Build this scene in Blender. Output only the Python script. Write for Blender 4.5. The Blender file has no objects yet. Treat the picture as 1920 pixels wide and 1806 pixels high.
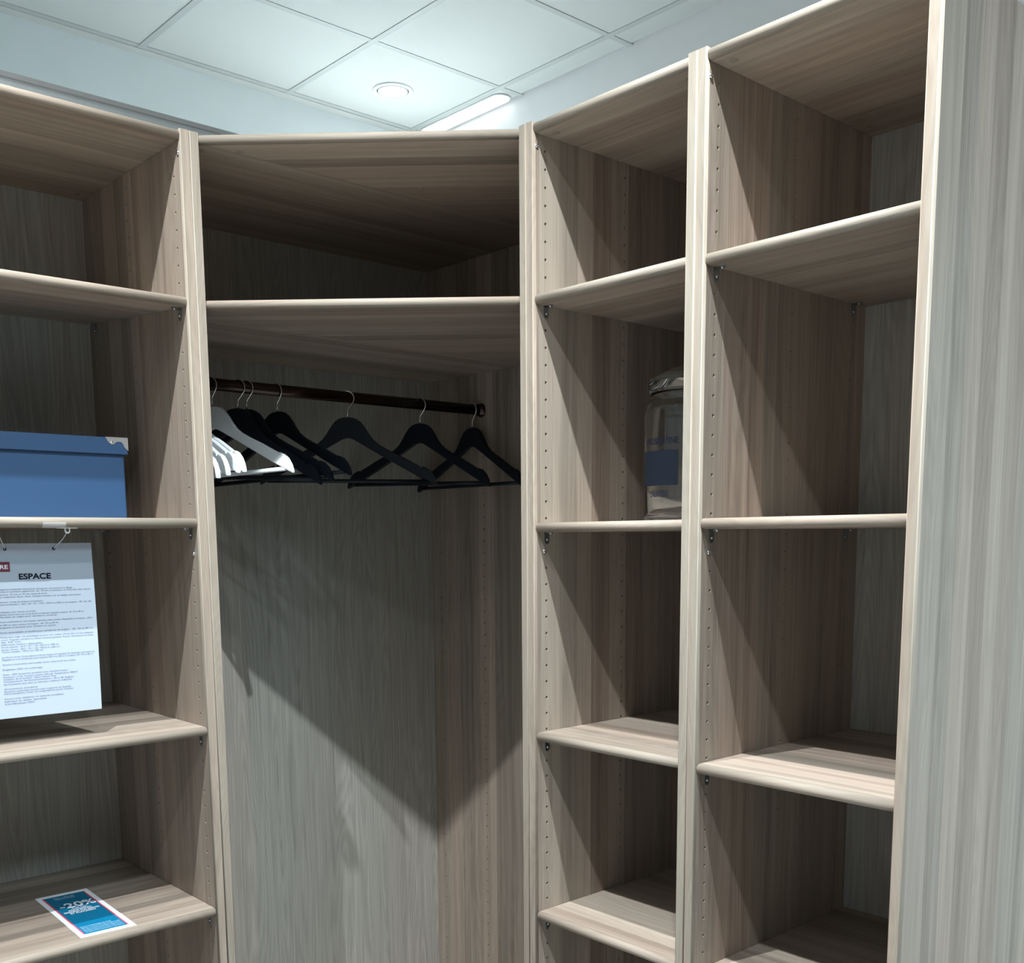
import bpy, bmesh, math, random
from mathutils import Vector, Matrix
random.seed(7)
S = bpy.context.scene
COL = S.collection
PI = math.pi

# ------------------------------------------------------------------ camera
CAM_POS = (-1.9158, -2.4664, 1.4840)
YAW, PITCH, ROLL = -0.7338, -0.1422, -0.0074
F_PX, PPY = 1998.1, 1296.24
cd = bpy.data.cameras.new('camera'); cam = bpy.data.objects.new('camera', cd); COL.objects.link(cam)
_f = Vector((-math.sin(YAW) * math.cos(PITCH), math.cos(YAW) * math.cos(PITCH), math.sin(PITCH)))
_r = Vector((math.cos(YAW), math.sin(YAW), 0)); _u = _r.cross(_f)
r_ = _r * math.cos(ROLL) + _u * math.sin(ROLL); u_ = -_r * math.sin(ROLL) + _u * math.cos(ROLL)
M = Matrix((r_, u_, -_f)).transposed().to_4x4(); M.translation = Vector(CAM_POS)
cam.matrix_world = M
cd.sensor_fit = 'HORIZONTAL'; cd.sensor_width = 36; cd.lens = F_PX / 1920 * 36
cd.shift_y = (PPY - 903) / 1920
cd.clip_start = 0.05
S.camera = cam

# ------------------------------------------------------------------ light and exposure
S.view_settings.view_transform = 'Standard'; S.view_settings.look = 'None'
S.view_settings.gamma = 1; S.view_settings.use_curve_mapping = False
S.view_settings.exposure = 0.0
W = bpy.data.worlds.new('world'); S.world = W; W.use_nodes = True
W.node_tree.nodes['Background'].inputs[0].default_value = (0.85, 0.94, 1.0, 1)
W.node_tree.nodes['Background'].inputs[1].default_value = 0.55
SPOT_W, SPOT_COL = 350.0, (0.90, 0.965, 1.0)      # the recessed spots above the wardrobe front
BACK_LAMP_W = 480.0                              # the spot in view behind the wardrobe
STRIP_EMIT = 1.8

# ------------------------------------------------------------------ key dimensions (metres)
CEIL = 3.22
H = 2.2407; T = 0.0179; TS = 0.0178
FL, FR = -0.5008, -0.4915           # fronts of the left run (Y) and of the right run (X)
BL, BR = -0.0159, 0.0074            # faces of the back panels
XLW = -0.9609                       # left run: inner face of its right side panel
XA = -0.9241; YA = -0.9168          # inner faces of the corner unit's side panels
YR1, YR1b, YR2, YR2b = -0.9535, -1.3140, -1.3507, -1.7145
XL0 = XLW - 0.76
ZL = (1.9413, 1.5279, 1.1146, 0.7370); ZC = 1.9411
ZA = (1.9372, 1.5139, 1.1026, 0.7326); ZB = (1.9342, 1.5152, 1.1001, 0.7267)
ZH = 1.8107
SET = 0.004                         # shelves sit this far behind the panel fronts
HOLE_D = (0.033, 0.2535, 0.452)

# ------------------------------------------------------------------ materials
def nmat(name):
    m = bpy.data.materials.new(name); m.use_nodes = True
    nt = m.node_tree; b = nt.nodes['Principled BSDF']
    return m, nt, b
def plain(name, col, rough=0.5, metal=0.0, spec=0.5, noise=0.0, nscale=40.0, bump=0.0):
    m, nt, b = nmat(name)
    b.inputs['Roughness'].default_value = rough; b.inputs['Metallic'].default_value = metal
    b.inputs['Specular IOR Level'].default_value = spec
    b.inputs['Base Color'].default_value = (*col, 1)
    if noise or bump:
        tc = nt.nodes.new('ShaderNodeTexCoord'); n = nt.nodes.new('ShaderNodeTexNoise')
        n.inputs['Scale'].default_value = nscale; n.inputs['Detail'].default_value = 4
        nt.links.new(tc.outputs['Object'], n.inputs['Vector'])
        if noise:
            mr = nt.nodes.new('ShaderNodeMapRange'); mr.inputs['To Min'].default_value = 1 - noise; mr.inputs['To Max'].default_value = 1 + noise
            nt.links.new(n.outputs['Fac'], mr.inputs['Value'])
            mx = nt.nodes.new('ShaderNodeMix'); mx.data_type = 'RGBA'; mx.blend_type = 'MULTIPLY'; mx.inputs[0].default_value = 1
            mx.inputs[6].default_value = (*col, 1); nt.links.new(mr.outputs[0], mx.inputs[7])
            nt.links.new(mx.outputs[2], b.inputs['Base Color'])
        if bump:
            bp = nt.nodes.new('ShaderNodeBump'); bp.inputs['Strength'].default_value = bump; bp.inputs['Distance'].default_value = 0.001
            nt.links.new(n.outputs['Fac'], bp.inputs['Height']); nt.links.new(bp.outputs[0], b.inputs['Normal'])
    return m

def wood(name, dark, light, strip=0.55, fine=0.3, med=0.35, strip_scale=19.0, rings=0.0, rough=0.42, spec=0.45, hue=0.5, wav=0.006, gu=1.0):
    """Grey-brown laminate: UV u runs along the grain, v across it (metres)."""
    m, nt, b = nmat(name)
    N = nt.nodes.new; L = nt.links.new
    uv = N('ShaderNodeUVMap'); uv.uv_map = 'grain'
    oi = N('ShaderNodeObjectInfo')
    sp = N('ShaderNodeSeparateXYZ'); L(uv.outputs[0], sp.inputs[0])
    def math_(op, a, bb, c=None):
        n = N('ShaderNodeMath'); n.operation = op
        for i, x in enumerate((a, bb, c)):
            if x is None: continue
            if isinstance(x, (int, float)): n.inputs[i].default_value = x
            else: L(x, n.inputs[i])
        return n.outputs[0]
    u = math_('ADD', sp.outputs[0], math_('MULTIPLY', oi.outputs['Random'], 23.0))
    v0 = math_('ADD', sp.outputs[1], math_('MULTIPLY', oi.outputs['Random'], 61.0))
    def comb(x, y, z=0.0):
        c = N('ShaderNodeCombineXYZ')
        for i, q in enumerate((x, y, z)):
            if isinstance(q, (int, float)): c.inputs[i].default_value = q
            else: L(q, c.inputs[i])
        return c.outputs[0]
    def noise(vec, scale=1.0, detail=3.0, rough_=0.55):
        n = N('ShaderNodeTexNoise'); n.inputs['Scale'].default_value = scale; n.inputs['Detail'].default_value = detail
        n.inputs['Roughness'].default_value = rough_
        L(vec, n.inputs['Vector']); return n.outputs['Fac']
    warp = noise(comb(math_('MULTIPLY', u, 1.3 * gu), math_('MULTIPLY', v0, 6.0)), detail=2)
    v = math_('ADD', v0, math_('MULTIPLY', math_('SUBTRACT', warp, 0.5), wav))
    vw = math_('ADD', v0, math_('MULTIPLY', math_('SUBTRACT', warp, 0.5), wav * 5))
    vo = N('ShaderNodeTexVoronoi'); vo.voronoi_dimensions = '1D'; vo.inputs['Scale'].default_value = strip_scale
    L(v, vo.inputs['W'])
    sc = N('ShaderNodeSeparateColor'); L(vo.outputs['Color'], sc.inputs[0])
    vo2 = N('ShaderNodeTexVoronoi'); vo2.voronoi_dimensions = '1D'; vo2.inputs['Scale'].default_value = strip_scale * 2.7
    L(v, vo2.inputs['W']); sc2 = N('ShaderNodeSeparateColor'); L(vo2.outputs['Color'], sc2.inputs[0])
    nf = noise(comb(math_('MULTIPLY', u, 5.0), math_('MULTIPLY', vw, 420.0)), detail=3)
    nm = noise(comb(math_('MULTIPLY', u, 1.6 * gu), math_('MULTIPLY', vw, 70.0)), detail=4)
    f = math_('MULTIPLY', math_('SUBTRACT', sc.outputs[0], 0.5), strip)
    f = math_('ADD', f, math_('MULTIPLY', math_('SUBTRACT', sc2.outputs[0], 0.5), strip * 0.45))
    f = math_('ADD', f, math_('MULTIPLY', math_('SUBTRACT', nf, 0.5), fine * 2))
    f = math_('ADD', f, math_('MULTIPLY', math_('SUBTRACT', nm, 0.5), med * 2))
    if rings:
        rn = noise(comb(math_('MULTIPLY', u, 0.9 * gu), math_('MULTIPLY', v0, 11.0)), detail=1.5, rough_=0.4)
        s = math_('SINE', math_('MULTIPLY', rn, 190.0), 0.0)
        f = math_('ADD', f, math_('MULTIPLY', s, rings))
    f = math_('ADD', f, 0.5)
    cl = N('ShaderNodeClamp'); L(f, cl.inputs[0])
    cr = N('ShaderNodeMix'); cr.data_type = 'RGBA'
    cr.inputs[6].default_value = (*dark, 1); cr.inputs[7].default_value = (*light, 1); L(cl.outputs[0], cr.inputs[0])
    # some strips run pinker, some greyer-green
    hu = N('ShaderNodeMix'); hu.data_type = 'RGBA'
    hu.inputs[6].default_value = (1 + .10 * hue, 1 - .03 * hue, 1 - .05 * hue, 1); hu.inputs[7].default_value = (1 - .06 * hue, 1 + .03 * hue, 1 + .05 * hue, 1)
    L(sc.outputs[1], hu.inputs[0])
    mu = N('ShaderNodeMix'); mu.data_type = 'RGBA'; mu.blend_type = 'MULTIPLY'; mu.inputs[0].default_value = 1
    L(cr.outputs[2], mu.inputs[6]); L(hu.outputs[2], mu.inputs[7])
    L(mu.outputs[2], b.inputs['Base Color'])
    b.inputs['Roughness'].default_value = rough; b.inputs['Specular IOR Level'].default_value = spec
    bp = N('ShaderNodeBump'); bp.inputs['Strength'].default_value = 0.12; bp.inputs['Distance'].default_value = 0.0006
    L(nf, bp.inputs['Height']); L(bp.outputs[0], b.inputs['Normal'])
    return m

WOOD = wood('driftwood_laminate', (0.155, 0.123, 0.099), (0.425, 0.356, 0.290), strip=0.46, fine=.36, med=.40, rings=0.045, hue=.42)
EDGE = wood('driftwood_edge_band', (0.190, 0.158, 0.124), (0.335, 0.290, 0.238), strip=0.20, fine=0.30, med=0.50, strip_scale=45, rings=0.055, hue=0.4, wav=0.022, gu=1.7, rough=.6, spec=.15)
BACK = wood('driftwood_back_board', (0.185, 0.178, 0.158), (0.430, 0.418, 0.378), strip=0.10, fine=0.5, med=0.35, strip_scale=7, rings=0.09, hue=0.4, rough=0.6, spec=0.3)
RAW = plain('raw_chipboard', (0.34, 0.29, 0.23), 0.8)
CHROME = plain('bright_chrome', (0.75, 0.75, 0.76), 0.18, 1.0)
CLIPM = plain('zinc_clip', (0.42, 0.45, 0.47), 0.3, 1.0)
RAILM = plain('dark_chrome_rail', (0.055, 0.038, 0.034), 0.2, 1.0)
STEEL = plain('hook_steel', (0.72, 0.70, 0.66), 0.25, 1.0)
HBLK = plain('black_lacquer', (0.006, 0.009, 0.015), 0.45, spec=.25, noise=.2, nscale=60)
HWHT = plain('white_lacquer', (0.74, 0.78, 0.80), 0.45, noise=.03, nscale=60)
BLUE = plain('blue_board', (0.009, 0.046, 0.118), 0.6, noise=.06, nscale=30, bump=.1)
WALLB = plain('pale_blue_paint', (0.86, 0.94, 0.95), 0.85, noise=.02, nscale=8)
WALLG = plain('pale_grey_paint', (0.89, 0.90, 0.90), 0.85, noise=.02, nscale=8)
PARTM = plain('partition_board', (0.80, 0.89, 0.95), 0.8, noise=.02, nscale=8)
DISPLAY = plain('dark_display_wall', (0.17, 0.15, 0.13), 0.8, noise=.1, nscale=3)
CAPM = plain('grey_cap_profile', (0.58, 0.60, 0.62), 0.5)
TILE = plain('ceiling_tile', (0.645, 0.675, 0.655), 0.95, noise=.025, nscale=220, bump=.25)
GRID = plain('ceiling_grid', (0.515, 0.55, 0.535), 0.6, noise=.01)  # darker than the tiles: tile edge shadow put into the bar colour
FLOORM = plain('shop_floor', (0.29, 0.277, 0.26), 0.45, noise=.08, nscale=3)
WHITEP = plain('white_plastic', (0.80, 0.79, 0.76), 0.4, noise=.02)
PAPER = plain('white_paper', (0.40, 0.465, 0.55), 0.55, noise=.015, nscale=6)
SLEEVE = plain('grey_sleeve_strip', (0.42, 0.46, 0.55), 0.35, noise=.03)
INK = plain('black_ink', (0.010, 0.014, 0.03), 0.6, spec=.1)
INKG = plain('grey_ink', (0.075, 0.105, 0.155), 0.6)
MAROON = plain('maroon_ink', (0.17, 0.022, 0.045), 0.6)
TEAL = plain('teal_ink', (0.0, 0.135, 0.26), 0.4)
PINK = plain('red_ink', (0.75, 0.07, 0.12), 0.5)
CARD = plain('white_card', (0.82, 0.86, 0.90), 0.5)
CARDTX = plain('pale_card_ink', (0.55, 0.78, 0.88), 0.5)
SLATE = plain('slate_label', (0.012, 0.017, 0.027), 0.6, spec=.1)
RING = plain('lamp_trim', (0.80, 0.84, 0.85), 0.4)
DARKR = plain('lamp_gap', (0.02, 0.02, 0.03), 0.5)

def emis(name, col, s):
    m, nt, b = nmat(name)
    b.inputs['Emission Color'].default_value = (*col, 1); b.inputs['Emission Strength'].default_value = s
    return m
LAMPM = emis('lamp_glow', (1, 1, 1), 2.6)
STRIPM = emis('strip_glow', (1, 1, 0.98), STRIP_EMIT)
m, nt, b = nmat('clear_glass'); GLASS = m
b.inputs['Transmission Weight'].default_value = 1; b.inputs['Roughness'].default_value = 0.02; b.inputs['IOR'].default_value = 1.45
b.inputs['Base Color'].default_value = (0.93, 0.96, 0.96, 1)
m, nt, b = nmat('clear_tape'); TAPE = m
b.inputs['Roughness'].default_value = 0.25; b.inputs['Alpha'].default_value = 0.35; b.inputs['Base Color'].default_value = (0.9, 0.9, 0.9, 1)
STRING = plain('clear_cord', (0.55, 0.57, 0.58), 0.3)

# ------------------------------------------------------------------ mesh helpers
class MB:
    """Collects polygons with grain UVs and material slots, then links them as one mesh object."""
    def __init__(s): s.v = []; s.f = []; s.uv = []; s.mi = []; s.sm = []
    def face(s, pts, uvs=None, mi=0, smooth=False):
        i = len(s.v); s.v += [tuple(p) for p in pts]; s.f.append(tuple(range(i, i + len(pts))))
        s.uv.append(uvs or [(0, 0)] * len(pts)); s.mi.append(mi); s.sm.append(smooth)
    def build(s, name, mats, parent=None, loc=None, weld=True):
        o = Vector(loc) if loc is not None else Vector((0, 0, 0))
        me = bpy.data.meshes.new(name)
        me.from_pydata([tuple(Vector(p) - o) for p in s.v], [], s.f)
        ul = me.uv_layers.new(name='grain')
        k = 0
        for fi, uv in enumerate(s.uv):
            for q in uv: ul.data[k].uv = q; k += 1
        for m in (mats if isinstance(mats, (list, tuple)) else [mats]): me.materials.append(m)
        for p, mi, sm in zip(me.polygons, s.mi, s.sm): p.material_index = mi; p.use_smooth = sm
        if weld:
            bm = bmesh.new(); bm.from_mesh(me); bmesh.ops.remove_doubles(bm, verts=bm.verts, dist=1e-5)
            bmesh.ops.recalc_face_normals(bm, faces=bm.faces); bm.to_mesh(me); bm.free()
        ob = bpy.data.objects.new(name, me); COL.objects.link(ob)
        ob.location = o
        if parent:
            ob.parent = parent
            ob.matrix_parent_inverse = Matrix.Identity(4)
            ob.location = o - world_loc(parent)
        return ob
    # primitives -------------------------------------------------------
    def box(s, x0, x1, y0, y1, z0, z1, mi=0, g=2):
        P = lambda x, y, z: (x, y, z)
        c = [P(x0, y0, z0), P(x1, y0, z0), P(x1, y1, z0), P(x0, y1, z0), P(x0, y0, z1), P(x1, y0, z1), P(x1, y1, z1), P(x0, y1, z1)]
        for q, ax in (((0, 3, 2, 1), 2), ((4, 5, 6, 7), 2), ((0, 1, 5, 4), 1), ((2, 3, 7, 6), 1), ((1, 2, 6, 5), 0), ((3, 0, 4, 7), 0)):
            pts = [c[i] for i in q]
            o = [a for a in (0, 1, 2) if a != ax]
            if g in o: ua, va = g, [a for a in o if a != g][0]
            else: ua, va = o
            s.face(pts, [(p[ua], p[va]) for p in pts], mi)
        return s
    def prism(s, poly, z0, z1, gdir=(1, 0), mi=0, skip=()):
        gx, gy = gdir; n = len(poly)
        uvf = lambda p: (p[0] * gx + p[1] * gy, -p[0] * gy + p[1] * gx)
        a = [(x, y, z0) for x, y in poly]; bb = [(x, y, z1) for x, y in poly]
        s.face(a[::-1], [uvf(p) for p in a[::-1]], mi); s.face(bb, [uvf(p) for p in bb], mi)
        for i in range(n):
            if i in skip: continue
            j = (i + 1) % n
            pts = [a[i], a[j], bb[j], bb[i]]
            d = math.hypot(a[j][0] - a[i][0], a[j][1] - a[i][1])
            s.face(pts, [(0, z0), (d, z0), (d, z1), (0, z1)], mi)
        return s
    def extrude(s, prof, p0, p1, ax, up, mis=None, caps=True, smooth=False, closed=True):
        """prof: (a, b) points in the frame (ax, up), swept from p0 to p1; grain runs along the sweep."""
        p0 = Vector(p0); p1 = Vector(p1); ax = Vector(ax); up = Vector(up); Ld = (p1 - p0).length
        n = len(prof); r0 = [p0 + ax * a + up * bb for a, bb in prof]; r1 = [p1 + ax * a + up * bb for a, bb in prof]
        vv = 0.0
        for i in range(n if closed else n - 1):
            j = (i + 1) % n; d = (r0[j] - r0[i]).length
            s.face([r0[i], r0[j], r1[j], r1[i]], [(0, vv), (0, vv + d), (Ld, vv + d), (Ld, vv)], mis[i] if mis else 0, smooth if not mis else (smooth and mis[i] == 1))
            vv += d
        if caps:
            cm = mis[0] if mis else 0
            s.face(r0[::-1], [(a, bb) for a, bb in prof[::-1]], cm); s.face(r1, [(a, bb) for a, bb in prof], cm)
        return s
    def lathe(s, prof, c, n=32, axis='z', mi=0, smooth=True):
        c = Vector(c)
        def P(r, h, t):
            x, y = r * math.cos(t), r * math.sin(t)
            return c + Vector({'z': (x, y, h), 'x': (h, x, y), 'y': (x, h, y)}[axis])
        for i in range(len(prof) - 1):
            (ra, ha), (rb, hb) = prof[i], prof[i + 1]
            for k in range(n):
                t0, t1 = 2 * PI * k / n, 2 * PI * (k + 1) / n
                pts = [P(ra, ha, t0), P(ra, ha, t1), P(rb, hb, t1), P(rb, hb, t0)]
                if ra < 1e-7: pts = [pts[0], pts[2], pts[3]]
                elif rb < 1e-7: pts = pts[:3]
                s.face(pts, None, mi, smooth)
        return s
    def tube(s, pts, r, n=8, mi=0, caps=True):
        pts = [Vector(p) for p in pts]; rings = []
        ref = None
        for i, p in enumerate(pts):
            t = (pts[min(i + 1, len(pts) - 1)] - pts[max(i - 1, 0)]).normalized()
            if ref is None: ref = t.orthogonal().normalized()
            ref = (ref - t * ref.dot(t)).normalized(); b2 = t.cross(ref)
            rings.append([p + (ref * math.cos(2 * PI * k / n) + b2 * math.sin(2 * PI * k / n)) * r for k in range(n)])
        for a, bb in zip(rings, rings[1:]):
            for k in range(n):
                j = (k + 1) % n; s.face([a[k], a[j], bb[j], bb[k]], None, mi, True)
        if caps: s.face(rings[0][::-1], None, mi); s.face(rings[-1], None, mi)
        return s

def world_loc(o):
    v = Vector((0, 0, 0))
    while o is not None: v += o.location; o = o.parent
    return v
def thing(name, label, cat, loc=(0, 0, 0), group=None):
    o = bpy.data.objects.new(name, None); COL.objects.link(o); o.location = loc; o.empty_display_size = .05
    o['label'] = label; o['category'] = cat
    if group: o['group'] = group
    return o
def tag(o, label, cat, group=None):
    o['label'] = label; o['category'] = cat
    if group: o['group'] = group
    return o
def struct(o): o['kind'] = 'structure'; return o

_fc = {}
def text_polys(txt, width=None, height=None, bold=0.0):
    """Outline text from the built-in font as flat polygons in local XY, scaled to the wanted width and cap height."""
    cu = bpy.data.curves.new('txt', 'FONT'); cu.body = txt; cu.size = 1.0; cu.offset = bold; cu.resolution_u = 3
    ob = bpy.data.objects.new('txt', cu); COL.objects.link(ob)
    dg = bpy.context.evaluated_depsgraph_get(); me = bpy.data.meshes.new_from_object(ob.evaluated_get(dg))
    vs = [tuple(v.co) for v in me.vertices]; fs = [tuple(p.vertices) for p in me.polygons]
    bpy.data.objects.remove(ob); bpy.data.curves.remove(cu); bpy.data.meshes.remove(me)
    if not vs: return [], []
    x0 = min(v[0] for v in vs); x1 = max(v[0] for v in vs); y0 = 0; y1 = max(v[1] for v in vs)
    sx = width / (x1 - x0) if width else None; sy = height / 0.69 if height else None
    if sx is None: sx = sy
    if sy is None: sy = sx
    return [((v[0] - x0) * sx, v[1] * sy) for v in vs], fs
def add_text(mb, txt, org, right, up, width=None, height=None, bold=0.0, mi=0, mapf=None):
    vs, fs = text_polys(txt, width, height, bold); org = Vector(org); right = Vector(right); up = Vector(up)
    for f in fs:
        if mapf: mb.face([mapf(*vs[i]) for i in f], None, mi)
        else: mb.face([org + right * vs[i][0] + up * vs[i][1] for i in f], None, mi)

# ------------------------------------------------------------------ the room
struct(MB().box(-5.5, 1.165, -7, 1.5, -0.05, 0).build('floor', FLOORM))
struct(MB().box(-5.5, 1.245, 1.475, 1.575, 0, CEIL + .1).build('wall_back', WALLB))
struct(MB().box(1.145, 1.245, -7, 1.475, 0, CEIL + .1).build('wall_right', WALLG))
struct(MB().box(-5.5, 1.245, -7.1, -7.0, 0, CEIL + .1).build('wall_front', DISPLAY))
struct(MB().box(-4.0, 0.10, 0.014, 0.094, 0, 2.448).build('wall_left', PARTM))
struct(MB().box(-4.0, 0.10, 0.006, 0.100, 2.4475, 2.4575).build('trim_1', CAPM))

ceil = bpy.data.objects.new('ceiling', None); COL.objects.link(ceil); ceil.location = (0, 0, CEIL); struct(ceil)
xs = [1.145, 1.030] + [1.030 - .594 * k for k in range(1, 12)]
ys = [1.475, 1.415] + [0.846 - .576 * k for k in range(0, 14)]
for i in range(len(xs) - 1):
    for j in range(len(ys) - 1):
        a, b2, c, d = xs[i + 1], xs[i], ys[j + 1], ys[j]
        mb = MB(); g = .0125
        mb.box(a + g, b2 - g, c + g, d - g, CEIL, CEIL + .016)
        mb.build('ceiling_tile', TILE, ceil, ((a + b2) / 2, (c + d) / 2, CEIL))
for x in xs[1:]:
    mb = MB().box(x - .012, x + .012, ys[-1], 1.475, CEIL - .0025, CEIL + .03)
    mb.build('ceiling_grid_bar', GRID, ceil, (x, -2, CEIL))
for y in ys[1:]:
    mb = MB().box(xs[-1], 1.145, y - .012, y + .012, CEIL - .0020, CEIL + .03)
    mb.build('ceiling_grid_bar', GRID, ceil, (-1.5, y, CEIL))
mb = MB().box(xs[-1], 1.145, 1.43, 1.475, CEIL - .004, CEIL + .02); mb.build('wall_angle', TILE, ceil, (-1.5, 1.45, CEIL))

def downlight(x, y, label, watts, col, cone=126.0, blend=1.0, soft=.013, tilt=(0, 0)):
    t = thing('ceiling_downlight', label, 'light', (x, y, CEIL))
    MB().lathe([(.079, 0), (.079, -.003), (.076, -.0055), (.064, -.0055), (.0625, -.002), (.0625, .02)], (x, y, CEIL), 40).build('trim_ring', RING, t, (x, y, CEIL))
    MB().lathe([(.0625, -.001), (.0585, -.001)], (x, y, CEIL), 40).build('shadow_gap', DARKR, t, (x, y, CEIL))
    MB().lathe([(.0585, -.001), (.0585, -.005), (.054, -.007), (.0525, -.003)], (x, y, CEIL), 40).build('gimbal_ring', RING, t, (x, y, CEIL))
    MB().lathe([(.0525, -.004), (.040, -.010), (.022, -.014), (0, -.0155)], (x, y, CEIL), 40).build('lamp_lens', LAMPM, t, (x, y, CEIL))
    ld = bpy.data.lights.new('lamp', 'SPOT'); ld.energy = watts; ld.color = col; ld.spot_size = math.radians(cone); ld.spot_blend = blend
    ld.shadow_soft_size = soft
    lo = bpy.data.objects.new('lamp', ld); COL.objects.link(lo); lo.parent = t; lo.location = (0, 0, -.03); lo.rotation_euler = (tilt[0], tilt[1], 0)
    return t
def added_fill_panel(x, y, w, h, watts, spread, label):  # unseen fill light added to raise the ambient and the end panel
    t = thing('added_fill_panel', label, 'light', (x, y, CEIL), 'added fill panels')
    MB().box(x - w / 2, x + w / 2, y - h / 2, y + h / 2, CEIL - .012, CEIL - .0005).build('housing', RING, t, (x, y, CEIL))
    ld = bpy.data.lights.new('lamp', 'AREA'); ld.shape = 'RECTANGLE'; ld.size = w * .94; ld.size_y = h * .94; ld.energy = watts; ld.color = (0.68, 0.88, 1.0)
    ld.spread = math.radians(spread)
    lo = bpy.data.objects.new('lamp', ld); COL.objects.link(lo); lo.parent = t; lo.location = (0, 0, -.014)
added_fill_panel(-.455, -3.45, 1.2, .56, 80, 140, 'added unseen fill panel on the ceiling out beyond the right end panel')
added_fill_panel(-2.83, -4.0, 1.2, 1.2, 75, 95, 'added unseen fill panel on the ceiling behind the viewer')
added_fill_panel(-4.0, -1.7, 1.2, 1.2, 25, 85, 'added unseen fill panel on the ceiling far to the left')
downlight(.733, 1.140, 'round recessed downlight glowing in the ceiling tile above the wardrobe corner', BACK_LAMP_W, (0.93, 0.98, 1.0), 102.0)
downlight(-1.630, -1.105, 'round recessed downlight in the ceiling in front of the left shelves', SPOT_W, SPOT_COL)
downlight(-1.036, -1.708, 'round recessed downlight in the ceiling in front of the right shelves', SPOT_W, SPOT_COL)
downlight(-1.640, -2.290, 'round recessed downlight in the ceiling right above the viewer', SPOT_W * .50, SPOT_COL, soft=.035)

t = thing('strip_light', 'white linear strip light in the narrow ceiling tile along the right wall', 'light', (1.09, 1.13, CEIL))
def stadium(x0, x1, y0, y1, n=10):
    r = (x1 - x0) / 2; cx = (x0 + x1) / 2; p = []
    for k in range(n + 1): a = PI + PI * k / n; p.append((cx + r * math.cos(a), y0 + r + r * math.sin(a)))
    for k in range(n + 1): a = PI * k / n; p.append((cx + r * math.cos(a), y1 - r + r * math.sin(a)))
    return p
MB().prism(stadium(1.050, 1.134, .874, 1.406), CEIL - .006, CEIL - .0005).build('housing', RING, t, (1.09, 1.13, CEIL))
MB().prism(stadium(1.055, 1.129, .880, 1.400), CEIL - .009, CEIL - .0062).build('diffuser', STRIPM, t, (1.09, 1.13, CEIL))

# ------------------------------------------------------------------ cabinet parts
def side_panel(parent, run, plane, inner, front, back, holes=True, cols=HOLE_D, hole_z=ZH, z0=0.0, z1=H):
    """run 'L': panel in a plane X = const, depth along Y;  run 'R': panel in a plane Y = const, depth along X.
    plane = coordinate of the inner face, inner = direction (+1/-1) in which that face looks."""
    dep = abs(back - front); r = .0016; lip = .0085
    def P(d, t, z):   # d from the front, t from the inner face into the board
        c = plane - inner * t
        return (c, front + d, z) if run == 'L' else (front + d, c, z)
    mb = MB()
    # profile without the inner flat; sharp at the back, softly rounded at the front
    prof = [(dep, 0), (dep, T), (lip, T), (r, T)]
    for k in range(1, 5): a = PI / 2 * k / 4; prof.append((r - r * math.sin(a), T - r + r * math.cos(a)))
    for k in range(0, 5): a = PI / 2 * k / 4; prof.append((r - r * math.cos(a), r - r * math.sin(a)))
    prof.append((lip, 0))
    mis = [0, 0] + [1] * (len(prof) - 3) + [0]
    vv = 0
    for i in range(len(prof) - 1):
        a, bq = prof[i], prof[i + 1]; d = math.hypot(a[0] - bq[0], a[1] - bq[1])
        mb.face([P(*a, z0), P(*bq, z0), P(*bq, z1), P(*a, z1)], [(z0, vv), (z0, vv + d), (z1, vv + d), (z1, vv)], mis[i], mis[i] == 1 and d < .01)
        vv += d
    mb.face([P(*p, z1) for p in prof], [(p[0], p[1]) for p in prof], 1); mb.face([P(*p, z0) for p in prof][::-1], [(p[0], p[1]) for p in prof], 1)
    uvp = lambda d, z: (z, d)
    def quad(d0, d1, za, zb):
        mb.face([P(d0, 0, za), P(d1, 0, za), P(d1, 0, zb), P(d0, 0, zb)], [uvp(d0, za), uvp(d1, za), uvp(d1, zb), uvp(d0, zb)])
    if not holes:
        quad(lip, dep, z0, z1)
    else:
        c = .009; pitch = .032; hr = .0030; hd = .009
        edges = lip
        ks = [hole_z + pitch * k for k in range(-60, 40)]
        for cd_ in cols:
            quad(edges, cd_ - c, z0, z1); edges = cd_ + c
            zz = [z for z in ks if z0 + .12 < z < z1 - .03]
            zb, zt = zz[0] - pitch / 2, zz[-1] + pitch / 2
            quad(cd_ - c, cd_ + c, z0, zb); quad(cd_ - c, cd_ + c, zt, z1)
            for z in zz:
                sq = [(cd_ + x * c, z + y * pitch / 2) for x, y in ((1, 0), (1, 1), (0, 1), (-1, 1), (-1, 0), (-1, -1), (0, -1), (1, -1))]
                oc = [(cd_ + hr * math.cos(PI / 4 * k), z + hr * math.sin(PI / 4 * k)) for k in range(8)]
                for k in range(8):
                    j = (k + 1) % 8
                    mb.face([P(*((q[0], 0, q[1]))) for q in (sq[k], sq[j], oc[j], oc[k])], [uvp(*q) for q in (sq[k], sq[j], oc[j], oc[k])])
                    mb.face([P(oc[k][0], 0, oc[k][1]), P(oc[j][0], 0, oc[j][1]), P(oc[j][0], hd, oc[j][1]), P(oc[k][0], hd, oc[k][1])], None, 2)
                mb.face([P(q[0], hd, q[1]) for q in oc], None, 2)
        quad(edges, dep, z0, z1)
    return mb.build('side_panel', [WOOD, EDGE, RAW], parent, P(dep / 2, T / 2, 0))

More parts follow.
